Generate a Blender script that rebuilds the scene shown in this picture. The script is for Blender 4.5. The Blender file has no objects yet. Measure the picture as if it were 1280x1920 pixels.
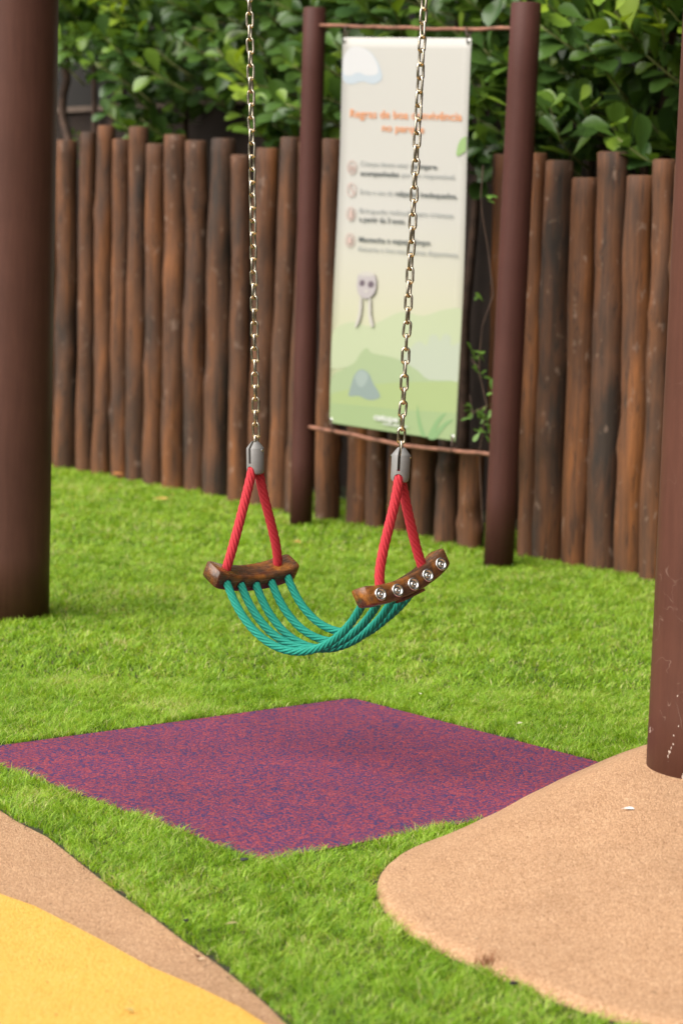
import bpy, bmesh, math, random
import numpy as np
from mathutils import Vector, Matrix, noise as mnoise

random.seed(7)
rng = np.random.default_rng(11)
sc = bpy.context.scene
C = sc.collection
R = math.radians

# ---------------------------------------------------------------- camera
CAM_H, FOC = 1.2, 4533.0
PITCH, ROLL = R(6.54), R(1.6)
_f = Vector((0, math.cos(PITCH), -math.sin(PITCH)))
_r0 = Vector((1, 0, 0)); _u0 = Vector((0, math.sin(PITCH), math.cos(PITCH)))
_r = _r0 * math.cos(ROLL) + _u0 * math.sin(ROLL)
_u = _u0 * math.cos(ROLL) - _r0 * math.sin(ROLL)
cam_d = bpy.data.cameras.new('camera')
cam = bpy.data.objects.new('camera', cam_d); C.objects.link(cam)
cam.matrix_world = Matrix(((_r.x, _u.x, -_f.x, 0), (_r.y, _u.y, -_f.y, 0), (_r.z, _u.z, -_f.z, CAM_H), (0, 0, 0, 1)))
cam_d.sensor_fit = 'VERTICAL'; cam_d.sensor_height = 36; cam_d.sensor_width = 24
cam_d.lens = 36 * FOC / 1920
cam_d.clip_start = 0.05; cam_d.clip_end = 500
cam_d.dof.use_dof = True; cam_d.dof.focus_distance = 5.4; cam_d.dof.aperture_fstop = 4.4
sc.camera = cam

# ---------------------------------------------------------------- sky, sun, exposure
SUN_EL, SUN_DIR = R(46), Vector((-0.82, -0.55, 0))
world = bpy.data.worlds.new('World'); sc.world = world; world.use_nodes = True
wn = world.node_tree.nodes; wl = world.node_tree.links
bg = wn['Background']; bg.inputs['Strength'].default_value = 0.06
sky = wn.new('ShaderNodeTexSky'); sky.sky_type = 'NISHITA'; sky.sun_disc = False
sky.sun_elevation = SUN_EL; sky.sun_rotation = math.atan2(SUN_DIR.x, SUN_DIR.y)
sky.air_density = 1.0; sky.dust_density = 4.0; sky.ozone_density = 1.0
hs = wn.new('ShaderNodeHueSaturation'); hs.inputs['Saturation'].default_value = 0.06
wl.new(sky.outputs[0], hs.inputs['Color']); wl.new(hs.outputs[0], bg.inputs['Color'])
sun_d = bpy.data.lights.new('sun', 'SUN'); sun_d.energy = 2.3; sun_d.angle = R(80); sun_d.color = (1.0, 0.95, 0.87)
sun = bpy.data.objects.new('sun', sun_d); C.objects.link(sun)
sun.rotation_euler = (-(SUN_DIR.normalized() * math.cos(SUN_EL) + Vector((0, 0, math.sin(SUN_EL))))).to_track_quat('-Z', 'Y').to_euler()
sun.location = (-6, -4, 8)
sc.view_settings.view_transform = 'Standard'; sc.view_settings.look = 'None'
sc.view_settings.gamma = 1.0; sc.view_settings.use_curve_mapping = False
sc.view_settings.exposure = 1.15

# ---------------------------------------------------------------- measuring helpers (photo pixel -> place)
def ray(px, py):
    return _f + _r * ((px - 640) / FOC) - _u * ((py - 960) / FOC)
O = Vector((0, 0, CAM_H))
def G(px, py, z=0.0):
    d = ray(px, py); return O + d * ((z - CAM_H) / d.z)
def at(px, py, Y):
    d = ray(px, py); return O + d * (Y / d.y)

# ---------------------------------------------------------------- object helpers
def tag(o, label=None, cat=None, group=None, kind=None):
    if label: o['label'] = label
    if cat: o['category'] = cat
    if group: o['group'] = group
    if kind: o['kind'] = kind
    return o
def empty(name, loc, label, cat, group=None):
    o = bpy.data.objects.new(name, None); C.objects.link(o); o.location = loc
    o.empty_display_size = 0.1
    return tag(o, label, cat, group)
def link(name, me, parent=None, M=None):
    o = bpy.data.objects.new(name, me); C.objects.link(o)
    if parent is not None: o.parent = parent
    if M is not None: o.matrix_local = M
    return o
def mesh(name, verts, faces, m, smooth=True):
    me = bpy.data.meshes.new(name)
    me.from_pydata([tuple(v) for v in verts], [], faces); me.update()
    if m is not None: me.materials.append(m)
    if smooth:
        for p in me.polygons: p.use_smooth = True
    return me
def T(v): return Matrix.Translation(v)
def basis(x, y, z, o=(0, 0, 0)):
    return Matrix(((x[0], y[0], z[0], o[0]), (x[1], y[1], z[1], o[1]), (x[2], y[2], z[2], o[2]), (0, 0, 0, 1)))

class MB:
    def __init__(s): s.v = []; s.f = []
    def add(s, verts, faces, M=None):
        n = len(s.v)
        s.v += [(M @ Vector(v)) if M is not None else Vector(v) for v in verts]
        s.f += [tuple(i + n for i in f) for f in faces]
        return s
    def build(s, name, m, parent=None, M=None, smooth=True, origin=None):
        v = [p - origin for p in s.v] if origin is not None else s.v
        return link(name, mesh(name, v, s.f, m, smooth), parent, M)

def tube(pts, rad, sides=8, caps=True):
    pts = [Vector(p) for p in pts]; n = len(pts)
    rads = rad if isinstance(rad, (list, tuple)) else [rad] * n
    tan = [(pts[min(i + 1, n - 1)] - pts[max(i - 1, 0)]).normalized() for i in range(n)]
    a = Vector((1, 0, 0)) if abs(tan[0].x) < 0.8 else Vector((0, 1, 0))
    nn = (a - tan[0] * a.dot(tan[0])).normalized()
    V = []; F = []
    for i in range(n):
        nn = (nn - tan[i] * nn.dot(tan[i])).normalized(); b = tan[i].cross(nn)
        for k in range(sides):
            t = 2 * math.pi * k / sides
            V.append(pts[i] + (nn * math.cos(t) + b * math.sin(t)) * rads[i])
    for i in range(n - 1):
        for k in range(sides):
            k2 = (k + 1) % sides
            F.append((i * sides + k, i * sides + k2, (i + 1) * sides + k2, (i + 1) * sides + k))
    if caps:
        F.append(tuple(reversed(range(sides)))); F.append(tuple((n - 1) * sides + k for k in range(sides)))
    return V, F
def lathe(prof, sides=24):
    V = []; F = []; n = len(prof)
    for r, z in prof:
        for k in range(sides):
            t = 2 * math.pi * k / sides; V.append((r * math.cos(t), r * math.sin(t), z))
    for i in range(n - 1):
        for k in range(sides):
            k2 = (k + 1) % sides
            F.append((i * sides + k, i * sides + k2, (i + 1) * sides + k2, (i + 1) * sides + k))
    F.append(tuple(reversed(range(sides)))); F.append(tuple((n - 1) * sides + k for k in range(sides)))
    return V, F
def box(x0, x1, y0, y1, z0, z1):
    V = [(x0, y0, z0), (x1, y0, z0), (x1, y1, z0), (x0, y1, z0), (x0, y0, z1), (x1, y0, z1), (x1, y1, z1), (x0, y1, z1)]
    return V, [(0, 3, 2, 1), (4, 5, 6, 7), (0, 1, 5, 4), (1, 2, 6, 5), (2, 3, 7, 6), (3, 0, 4, 7)]
def bez(p0, p1, p2, p3, n):
    out = []
    for i in range(n + 1):
        t = i / n; a = 1 - t
        out.append(p0 * a ** 3 + p1 * (3 * a * a * t) + p2 * (3 * a * t * t) + p3 * t ** 3)
    return out
def resample(pts, n):
    L = [0]
    for i in range(len(pts) - 1): L.append(L[-1] + (pts[i + 1] - pts[i]).length)
    out = []; j = 0
    for i in range(n):
        s = L[-1] * i / (n - 1)
        while j < len(L) - 2 and L[j + 1] < s: j += 1
        w = (s - L[j]) / max(1e-9, L[j + 1] - L[j]); out.append(pts[j].lerp(pts[j + 1], min(1, w)))
    return out, L[-1]
def nz(x, y=0.0, z=0.0): return mnoise.noise(Vector((x, y, z)))

# ---------------------------------------------------------------- materials
def mat(name, col=(0.5, 0.5, 0.5), rough=0.6, metal=0.0):
    m = bpy.data.materials.new(name); m.use_nodes = True
    b = m.node_tree.nodes['Principled BSDF']
    b.inputs['Base Color'].default_value = (*col, 1); b.inputs['Roughness'].default_value = rough
    b.inputs['Metallic'].default_value = metal
    return m, m.node_tree.nodes, m.node_tree.links, b
def ramp(nd, stops, interp='LINEAR'):
    r = nd.new('ShaderNodeValToRGB'); r.color_ramp.interpolation = interp
    e = r.color_ramp.elements
    while len(e) < len(stops): e.new(0.5)
    for k, (p, c) in enumerate(stops):
        e[k].position = p; e[k].color = (*c, 1) if len(c) == 3 else c
    return r
def coords(nd, lk, kind='Object', scale=(1, 1, 1)):
    tc = nd.new('ShaderNodeTexCoord'); mp = nd.new('ShaderNodeMapping')
    mp.inputs['Scale'].default_value = scale; lk.new(tc.outputs[kind], mp.inputs['Vector'])
    return mp.outputs[0]
def noise(nd, lk, vec, scale, detail=4, rough=0.6):
    n = nd.new('ShaderNodeTexNoise'); n.inputs['Scale'].default_value = scale
    n.inputs['Detail'].default_value = detail; n.inputs['Roughness'].default_value = rough
    lk.new(vec, n.inputs['Vector']); return n
def voro(nd, lk, vec, scale):
    n = nd.new('ShaderNodeTexVoronoi'); n.inputs['Scale'].default_value = scale
    lk.new(vec, n.inputs['Vector']); return n
def mix(nd, lk, fac, a, b, mode='MIX'):
    m = nd.new('ShaderNodeMix'); m.data_type = 'RGBA'; m.blend_type = mode
    for sck, v in ((0, fac), (6, a), (7, b)):
        if hasattr(v, 'links'): lk.new(v, m.inputs[sck])
        elif isinstance(v, (int, float)): m.inputs[sck].default_value = v
        else: m.inputs[sck].default_value = (*v, 1)
    return m.outputs[2]
def math_n(nd, lk, op, a, b=0.0):
    m = nd.new('ShaderNodeMath'); m.operation = op
    for k, v in ((0, a), (1, b)):
        if hasattr(v, 'links'): lk.new(v, m.inputs[k])
        else: m.inputs[k].default_value = v
    return m.outputs[0]
def bump(nd, lk, h, strength, dist, bs, prev=None):
    b = nd.new('ShaderNodeBump'); b.inputs['Strength'].default_value = strength; b.inputs['Distance'].default_value = dist
    lk.new(h, b.inputs['Height'])
    if prev is not None: lk.new(prev, b.inputs['Normal'])
    if bs is not None: lk.new(b.outputs[0], bs.inputs['Normal'])
    return b.outputs[0]

def granule_mat(name, stops, scale, blotch, bump_d=0.002, rough=0.85):
    m, nd, lk, b = mat(name, rough=rough)
    v = coords(nd, lk)
    wob = noise(nd, lk, v, scale * 0.8, 2)
    vec = mix(nd, lk, 0.0022, v, wob.outputs['Color'], 'ADD')
    vo = voro(nd, lk, vec, scale)
    sep = nd.new('ShaderNodeSeparateColor'); lk.new(vo.outputs['Color'], sep.inputs[0])
    big = noise(nd, lk, v, 14, 5, 0.65)
    f = math_n(nd, lk, 'ADD', sep.outputs[0], math_n(nd, lk, 'MULTIPLY', math_n(nd, lk, 'SUBTRACT', big.outputs['Fac'], 0.5), 0.5))
    rp = ramp(nd, stops); lk.new(f, rp.inputs[0])
    n2 = noise(nd, lk, v, 2.3, 6, 0.6)
    rr = ramp(nd, [(0.3, (blotch[0],) * 3), (0.7, (blotch[1],) * 3)]); lk.new(n2.outputs['Fac'], rr.inputs[0])
    lk.new(mix(nd, lk, 1.0, rp.outputs[0], rr.outputs[0], 'MULTIPLY'), b.inputs['Base Color'])
    h = math_n(nd, lk, 'ADD', math_n(nd, lk, 'MULTIPLY', vo.outputs['Distance'], -0.8), sep.outputs[1])
    bump(nd, lk, h, 0.9, bump_d, b)
    return m

M_MAT = granule_mat('mat_rubber', [(0.0, (0.021, 0.020, 0.105)), (0.28, (0.040, 0.022, 0.105)), (0.38, (0.15, 0.018, 0.075)),
                                  (0.65, (0.22, 0.026, 0.048)), (1.0, (0.34, 0.055, 0.072))], 215, (0.85, 1.08), 0.002)
M_TAN = granule_mat('tan_rubber', [(0.0, (0.34, 0.175, 0.088)), (0.25, (0.46, 0.255, 0.132)), (0.7, (0.54, 0.315, 0.172)), (1.0, (0.64, 0.40, 0.24))], 330, (0.86, 1.06), 0.0028)
M_YEL = granule_mat('yellow_rubber', [(0.0, (0.66, 0.31, 0.04)), (0.15, (0.72, 0.38, 0.055)), (0.7, (0.76, 0.42, 0.075)), (1.0, (0.78, 0.46, 0.11))], 260, (0.90, 1.04), 0.0016)

def paint_mat(name, col, chips=False):
    m, nd, lk, b = mat(name, rough=0.5); b.inputs['Specular IOR Level'].default_value = 0.16
    v = coords(nd, lk)
    n1 = noise(nd, lk, v, 3.0, 6, 0.6)
    c0 = tuple(x * 0.86 for x in col); c1 = tuple(x * 1.12 for x in col)
    rp = ramp(nd, [(0.3, c0), (0.7, c1)]); lk.new(n1.outputs['Fac'], rp.inputs[0])
    colo = rp.outputs[0]
    vs = coords(nd, lk, 'Object', (60, 60, 5))
    st = noise(nd, lk, vs, 1.0, 4, 0.7)
    r2 = ramp(nd, [(0.35, (0.9, 0.9, 0.9)), (0.65, (1.06, 1.06, 1.06))]); lk.new(st.outputs['Fac'], r2.inputs[0])
    colo = mix(nd, lk, 1.0, colo, r2.outputs[0], 'MULTIPLY')
    if chips:
        sp = nd.new('ShaderNodeSeparateXYZ'); tc = nd.new('ShaderNodeTexCoord'); lk.new(tc.outputs['Object'], sp.inputs[0])
        low = nd.new('ShaderNodeMapRange'); low.inputs[1].default_value = 0.95; low.inputs[2].default_value = 0.25
        lk.new(sp.outputs[2], low.inputs[0])
        vc = coords(nd, lk, 'Object', (1, 1, 0.55))
        nc = noise(nd, lk, vc, 55, 3, 0.55)
        th = math_n(nd, lk, 'MULTIPLY', nc.outputs['Fac'], low.outputs[0])
        rc = ramp(nd, [(0.685, (0, 0, 0)), (0.70, (1, 1, 1))]); lk.new(th, rc.inputs[0])
        colo = mix(nd, lk, rc.outputs[0], colo, (0.62, 0.52, 0.46))
        # long fine scratches
        wv = nd.new('ShaderNodeTexNoise'); wv.inputs['Scale'].default_value = 7; wv.inputs['Detail'].default_value = 2
        wv.inputs['Distortion'].default_value = 1.6; lk.new(tc.outputs['Object'], wv.inputs['Vector'])
        line = math_n(nd, lk, 'ABSOLUTE', math_n(nd, lk, 'SUBTRACT', wv.outputs['Fac'], 0.5))
        rl = ramp(nd, [(0.0, (1, 1, 1)), (0.0016, (0, 0, 0))]); lk.new(line, rl.inputs[0])
        brk = noise(nd, lk, v, 9, 2); rb = ramp(nd, [(0.52, (0, 0, 0)), (0.58, (0.45, 0.45, 0.45))]); lk.new(brk.outputs['Fac'], rb.inputs[0])
        lf = math_n(nd, lk, 'MULTIPLY', math_n(nd, lk, 'MULTIPLY', rl.outputs[0], rb.outputs[0]), low.outputs[0])
        colo = mix(nd, lk, lf, colo, (0.42, 0.30, 0.25))
    lk.new(colo, b.inputs['Base Color'])
    nb = noise(nd, lk, v, 90, 3); bump(nd, lk, nb.outputs['Fac'], 0.12, 0.002, b)
    return m
M_POST = paint_mat('brown_paint', (0.090, 0.038, 0.027))
M_POST_CHIP = paint_mat('brown_paint_chipped', (0.094, 0.038, 0.026), True)
M_POLE = paint_mat('maroon_paint', (0.080, 0.030, 0.024))

def log_mat():
    m, nd, lk, b = mat('stained_log', rough=0.78)
    oi = nd.new('ShaderNodeObjectInfo'); tc = nd.new('ShaderNodeTexCoord')
    off = nd.new('ShaderNodeVectorMath'); off.operation = 'MULTIPLY_ADD'
    cr = nd.new('ShaderNodeCombineXYZ')
    for k in range(3): lk.new(oi.outputs['Random'], cr.inputs[k])
    lk.new(cr.outputs[0], off.inputs[0]); off.inputs[1].default_value = (37, 53, 71); lk.new(tc.outputs['Object'], off.inputs[2])
    def mp(s):
        q = nd.new('ShaderNodeMapping'); q.inputs['Scale'].default_value = s; lk.new(off.outputs[0], q.inputs['Vector']); return q.outputs[0]
    big = noise(nd, lk, mp((9, 9, 2.0)), 1.0, 5, 0.62)
    rp = ramp(nd, [(0.30, (0.034, 0.020, 0.013)), (0.43, (0.086, 0.036, 0.016)), (0.58, (0.150, 0.056, 0.019)), (0.72, (0.26, 0.092, 0.024))])
    sh = math_n(nd, lk, 'ADD', big.outputs['Fac'], math_n(nd, lk, 'MULTIPLY', math_n(nd, lk, 'SUBTRACT', oi.outputs['Random'], 0.5), 0.16))
    lk.new(sh, rp.inputs[0])
    st = noise(nd, lk, mp((70, 70, 2.2)), 1.0, 4, 0.65)
    r2 = ramp(nd, [(0.3, (0.55, 0.55, 0.56)), (0.62, (1.15, 1.12, 1.1))]); lk.new(st.outputs['Fac'], r2.inputs[0])
    c = mix(nd, lk, 0.85, rp.outputs[0], r2.outputs[0], 'MULTIPLY')
    sp = noise(nd, lk, mp((26, 26, 16)), 1.0, 3); r3 = ramp(nd, [(0.62, (0, 0, 0)), (0.72, (0.5, 0.5, 0.5))]); lk.new(sp.outputs['Fac'], r3.inputs[0])
    c = mix(nd, lk, r3.outputs[0], c, (0.30, 0.20, 0.15))
    ck = noise(nd, lk, mp((30, 30, 1.3)), 1.0, 2, 0.5)
    cl = math_n(nd, lk, 'ABSOLUTE', math_n(nd, lk, 'SUBTRACT', ck.outputs['Fac'], 0.52))
    rk = ramp(nd, [(0.0, (0.75, 0.75, 0.75)), (0.014, (0, 0, 0))]); lk.new(cl, rk.inputs[0])
    c = mix(nd, lk, rk.outputs[0], c, (0.014, 0.009, 0.007))
    lk.new(c, b.inputs['Base Color'])
    b1 = bump(nd, lk, st.outputs['Fac'], 0.5, 0.004, None)
    bump(nd, lk, big.outputs['Fac'], 0.4, 0.01, b, b1)
    return m
M_LOG = log_mat()

def plant_mat(name, stops, rough=0.4, trans=0.3, attr=True, tcol=(1.25, 1.2, 0.5)):
    m, nd, lk, b = mat(name, rough=rough)
    a = nd.new('ShaderNodeAttribute'); a.attribute_name = 'tone'
    tc = nd.new('ShaderNodeTexCoord'); geo = nd.new('ShaderNodeNewGeometry')
    n1 = noise(nd, lk, geo.outputs['Position'], 3.1, 4)
    f = math_n(nd, lk, 'ADD', a.outputs['Fac'], math_n(nd, lk, 'MULTIPLY', math_n(nd, lk, 'SUBTRACT', n1.outputs['Fac'], 0.5), 0.7))
    rp = ramp(nd, stops); lk.new(f, rp.inputs[0])
    lk.new(rp.outputs[0], b.inputs['Base Color'])
    tr = nd.new('ShaderNodeBsdfTranslucent')
    lk.new(mix(nd, lk, 1.0, rp.outputs[0], tcol, 'MULTIPLY'), tr.inputs['Color'])
    mx = nd.new('ShaderNodeMixShader'); mx.inputs[0].default_value = trans
    out = nd['Material Output']
    lk.new(b.outputs[0], mx.inputs[1]); lk.new(tr.outputs[0], mx.inputs[2]); lk.new(mx.outputs[0], out.inputs['Surface'])
    return m
M_GRASS = plant_mat('grass_blade', [(0.0, (0.135, 0.265, 0.010)), (0.35, (0.235, 0.43, 0.018)), (0.7, (0.355, 0.565, 0.036)), (0.9, (0.50, 0.66, 0.10)), (1.0, (0.60, 0.56, 0.24))], 0.5, 0.42)
M_LEAF = plant_mat('hedge_leaf', [(0.0, (0.045, 0.10, 0.03)), (0.4, (0.095, 0.180, 0.030)), (0.8, (0.165, 0.275, 0.036)), (1.0, (0.30, 0.42, 0.04))], 0.30, 0.25)
M_VINE = plant_mat('vine_leaf', [(0.0, (0.06, 0.14, 0.02)), (1.0, (0.15, 0.28, 0.04))], 0.45, 0.25)

def simple(name, col, rough=0.6, metal=0.0, var=0.15, scale=20, bmp=0.0, bscale=100):
    m, nd, lk, b = mat(name, col, rough, metal)
    v = coords(nd, lk)
    n1 = noise(nd, lk, v, scale, 4)
    rp = ramp(nd, [(0.3, tuple(x * (1 - var) for x in col)), (0.7, tuple(min(1, x * (1 + var)) for x in col))])
    lk.new(n1.outputs['Fac'], rp.inputs[0]); lk.new(rp.outputs[0], b.inputs['Base Color'])
    if bmp:
        n2 = noise(nd, lk, v, bscale, 3); bump(nd, lk, n2.outputs['Fac'], 0.5, bmp, b)
    return m
M_SOIL = simple('soil', (0.032, 0.036, 0.012), 0.95, 0, 0.4, 9, 0.01, 60)
M_STEM = simple('green_stem', (0.16, 0.17, 0.05), 0.6, 0, 0.3, 30)
M_BARK = simple('bark', (0.085, 0.048, 0.032), 0.85, 0, 0.5, 14, 0.006, 50)
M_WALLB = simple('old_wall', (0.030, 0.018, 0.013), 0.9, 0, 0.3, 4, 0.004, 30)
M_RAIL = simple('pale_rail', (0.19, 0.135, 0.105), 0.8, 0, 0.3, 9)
M_BACK = simple('sky_block_dark', (0.015, 0.012, 0.010), 0.9, 0, 0.3, 2)
M_RUST = simple('rusty_rod', (0.25, 0.11, 0.07), 0.65, 0.2, 0.5, 18)
M_TIE = simple('tie', (0.10, 0.06, 0.05), 0.6, 0, 0.2)
M_CAPS = simple('grey_plastic', (0.205, 0.20, 0.195), 0.42, 0, 0.06, 60, 0.0006, 900)
M_STEEL = simple('steel', (0.72, 0.70, 0.67), 0.24, 1.0, 0.1, 90)
M_LINK = simple('zinc_link', (0.60, 0.52, 0.40), 0.17, 1.0, 0.25, 60)
def rope_mat(name, c0, c1, spec):
    m, nd, lk, b = mat(name, rough=0.72)
    v = coords(nd, lk)
    n1 = noise(nd, lk, v, 420, 4, 0.7)
    rp = ramp(nd, [(0.3, c0), (0.6, c1), (0.66, c1), (0.76, spec)]); lk.new(n1.outputs['Fac'], rp.inputs[0])
    lk.new(rp.outputs[0], b.inputs['Base Color'])
    
    n2 = noise(nd, lk, v, 900, 3, 0.7); bump(nd, lk, n2.outputs['Fac'], 0.6, 0.0012, b)
    return m
M_RED = rope_mat('red_rope', (0.36, 0.012, 0.022), (0.52, 0.022, 0.036), (0.62, 0.08, 0.09))
M_GREEN = rope_mat('green_rope', (0.0, 0.18, 0.13), (0.004, 0.29, 0.21), (0.20, 0.55, 0.46))
def bar_mat():
    m, nd, lk, b = mat('brown_bar', rough=0.28)
    v = coords(nd, lk)
    n1 = noise(nd, lk, v, 26, 5, 0.6)
    rp = ramp(nd, [(0.34, (0.060, 0.030, 0.019)), (0.48, (0.105, 0.046, 0.020)), (0.58, (0.20, 0.074, 0.018)), (0.72, (0.36, 0.135, 0.022))])
    lk.new(n1.outputs['Fac'], rp.inputs[0])
    vs = coords(nd, lk, 'Object', (14, 160, 160)); n2 = noise(nd, lk, vs, 1, 4)
    r2 = ramp(nd, [(0.3, (0.72, 0.72, 0.74)), (0.65, (1.1, 1.1, 1.1))]); lk.new(n2.outputs['Fac'], r2.inputs[0])
    lk.new(mix(nd, lk, 1.0, rp.outputs[0], r2.outputs[0], 'MULTIPLY'), b.inputs['Base Color'])
    rr = ramp(nd, [(0.35, (0.17,) * 3), (0.7, (0.36,) * 3)]); lk.new(n2.outputs['Fac'], rr.inputs[0]); lk.new(rr.outputs[0], b.inputs['Roughness'])
    n3 = noise(nd, lk, v, 70, 3); bump(nd, lk, n3.outputs['Fac'], 0.35, 0.0025, b)
    return m
M_BAR = bar_mat()
def flat(name, col, rough=0.55):
    return mat(name, col, rough)[0]

# ---------------------------------------------------------------- the ground
def poly_px(pts, z=0.0): return [G(x, y).to_2d() for x, y in pts]
def inside(P, poly):
    x, y = P[:, 0], P[:, 1]; r = np.zeros(len(P), bool); n = len(poly)
    for i in range(n):
        x0, y0 = poly[i]; x1, y1 = poly[(i + 1) % n]
        c = ((y0 > y) != (y1 > y)) & (x < (x1 - x0) * (y - y0) / ((y1 - y0) if y1 != y0 else 1e-9) + x0)
        r ^= c
    return r
def dist_poly(P, poly):
    d = np.full(len(P), 1e9); n = len(poly)
    for i in range(n):
        a = np.array(poly[i]); b = np.array(poly[(i + 1) % n]); ab = b - a
        t = np.clip(((P - a) @ ab) / (ab @ ab + 1e-12), 0, 1)
        d = np.minimum(d, np.linalg.norm(P - (a + t[:, None] * ab), axis=1))
    return d
def slab(name, poly, z0, z1, m, bev=0.004):
    """a flat slab with softened rim"""
    bm = bmesh.new()
    vs = [bm.verts.new((p[0], p[1], z1)) for p in poly]
    f = bm.faces.new(vs)
    if f.normal.z < 0: f.normal_flip()
    bmesh.ops.recalc_face_normals(bm, faces=[f])
    if f.normal.z < 0: f.normal_flip()
    r = bmesh.ops.inset_region(bm, faces=[f], thickness=bev, depth=0.0)
    edges = [e for e in bm.edges if e.is_boundary]
    for e in edges:
        for v in e.verts: v.co.z = z1 - bev
    ex = bmesh.ops.extrude_edge_only(bm, edges=edges)
    for g in ex['geom']:
        if isinstance(g, bmesh.types.BMVert): g.co.z = z0
    bmesh.ops.recalc_face_normals(bm, faces=bm.faces[:])
    me = bpy.data.meshes.new(name); bm.to_mesh(me); bm.free(); me.materials.append(m)
    return link(name, me)

g = link('ground', mesh('ground', [(-200, -60, 0), (200, -60, 0), (200, 300, 0), (-200, 300, 0)], [(0, 1, 2, 3)], M_SOIL, False))
tag(g, kind='structure')

def rounded(poly, r, n=6):
    out = []; k = len(poly)
    for i in range(k):
        p = Vector(poly[i]); a = (Vector(poly[i - 1]) - p); b = (Vector(poly[(i + 1) % k]) - p)
        a = p + a.normalized() * r; b = p + b.normalized() * r
        for j in range(n + 1):
            t = j / n; out.append(((a * (1 - t) + p * t) * (1 - t) + (p * (1 - t) + b * t) * t)[:])
    return out
MAT_POLY = rounded(poly_px([(-75, 1411), (660, 1311), (1268, 1470), (498, 1617)]), 0.035)
o = slab('rubber_mat', [(p[0], p[1]) for p in MAT_POLY], 0.001, 0.008, M_MAT)
tag(o, 'purple speckled rubber safety mat set flush into the grass under the swing', 'mat')

edge_tan = [(-260, 1370), (-120, 1452), (0, 1521), (30, 1541), (90, 1572), (135, 1608), (175, 1640), (220, 1676), (280, 1717), (340, 1764), (400, 1805), (450, 1844), (500, 1887), (535, 1922), (600, 1985), (700, 2090)]
edge_yel = [(-260, 1585), (-120, 1635), (0, 1683), (65, 1706), (140, 1744), (210, 1781), (280, 1820), (370, 1858), (450, 1897), (487, 1922), (600, 1985), (690, 2095)]
PATH_POLY = [tuple(p) for p in poly_px(edge_tan)] + [(-0.2, 2.4), (-3, 2.2), (-3.4, 5.2)]
YEL_POLY = [tuple(p) for p in poly_px(edge_yel)] + [(-0.22, 2.42), (-2.9, 2.3), (-3.2, 4.6)]
tag(slab('rubber_path', PATH_POLY, 0.001, 0.006, M_TAN), 'tan rubber path with grass along one edge and a yellow lane inside', None, kind='structure')
tag(slab('yellow_path', YEL_POLY, 0.002, 0.0095, M_YEL, 0.002), 'smooth yellow rubber lane bordered by tan rubber', None, kind='structure')

# mound: raised tan rubber round the foot of the near post
mb_px = [(1180, 1926), (1100, 1905), (1030, 1876), (960, 1843), (900, 1820), (840, 1796), (790, 1770), (745, 1737), (716, 1706), (704, 1680), (706, 1655), (720, 1632), (755, 1610),
         (800, 1592), (850, 1572), (910, 1542), (970, 1508), (1040, 1474), (1120, 1440)]
MOUND = [tuple(p) for p in poly_px(mb_px)] + [(0.8, 5.75), (1.1, 5.8), (1.6, 5.5), (2.0, 4.9), (1.9, 3.9), (1.35, 3.45), (0.9, 3.4)]
MC = Vector((0.68, 4.93)); MH = 0.162
def mound_R(th):
    d = Vector((math.cos(th), math.sin(th))); best = 0
    n = len(MOUND)
    for i in range(n):
        a = Vector(MOUND[i]) - MC; b = Vector(MOUND[(i + 1) % n]) - MC; e = b - a
        den = d.x * e.y - d.y * e.x
        if abs(den) < 1e-9: continue
        t = (a.x * e.y - a.y * e.x) / den; s = (a.x * d.y - a.y * d.x) / den
        if t > 0 and -1e-6 <= s <= 1 + 1e-6: best = max(best, t)
    return best
NT, NR = 144, 40
Rs = [mound_R(2 * math.pi * k / NT) for k in range(NT)]
for _ in range(2): Rs = [(Rs[k - 1] + 2 * Rs[k] + Rs[(k + 1) % NT]) / 4 for k in range(NT)]
def mound_prof(q, edge):
    # q 0 centre .. 1 rim ; soft dome that ends in a short rolled rim
    dome = 0.62 * (0.5 + 0.5 * math.cos(math.pi * min(1, q))) ** 0.85 + 0.38 * (1 - min(1, q))
    rim = 0.018 * math.sqrt(max(0, 1 - max(0, 1 - edge / 0.035) ** 2))
    return (MH - 0.018) * dome + rim
def mound_z(x, y):
    d = Vector((x, y)) - MC; th = math.atan2(d.y, d.x) % (2 * math.pi)
    k = th / (2 * math.pi) * NT; i = int(k) % NT; w = k - int(k)
    r = Rs[i] * (1 - w) + Rs[(i + 1) % NT] * w
    q = d.length / r
    return mound_prof(q, max(0, r - d.length)) if q < 1 else 0.0
V = [Vector((MC.x, MC.y, MH))]; F = []
qs = [1 - (1 - (i + 1) / NR) ** 1.5 for i in range(NR)]
for q in qs:
    for k in range(NT):
        th = 2 * math.pi * k / NT; r = Rs[k] * q
        x, y = MC.x + r * math.cos(th), MC.y + r * math.sin(th)
        V.append(Vector((x, y, mound_prof(q, Rs[k] - r) + (0.003 * nz(x * 5, y * 5) if q < 0.97 else 0))))
for k in range(NT):
    F.append((0, 1 + k, 1 + (k + 1) % NT))
    for i in range(NR - 1):
        a = 1 + i * NT; F.append((a + k, a + NT + k, a + NT + (k + 1) % NT, a + (k + 1) % NT))
tag(link('mound', mesh('mound', V, F, M_TAN)), 'raised tan rubber mound swelling up round the foot of the near brown post', None, kind='structure')

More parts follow.
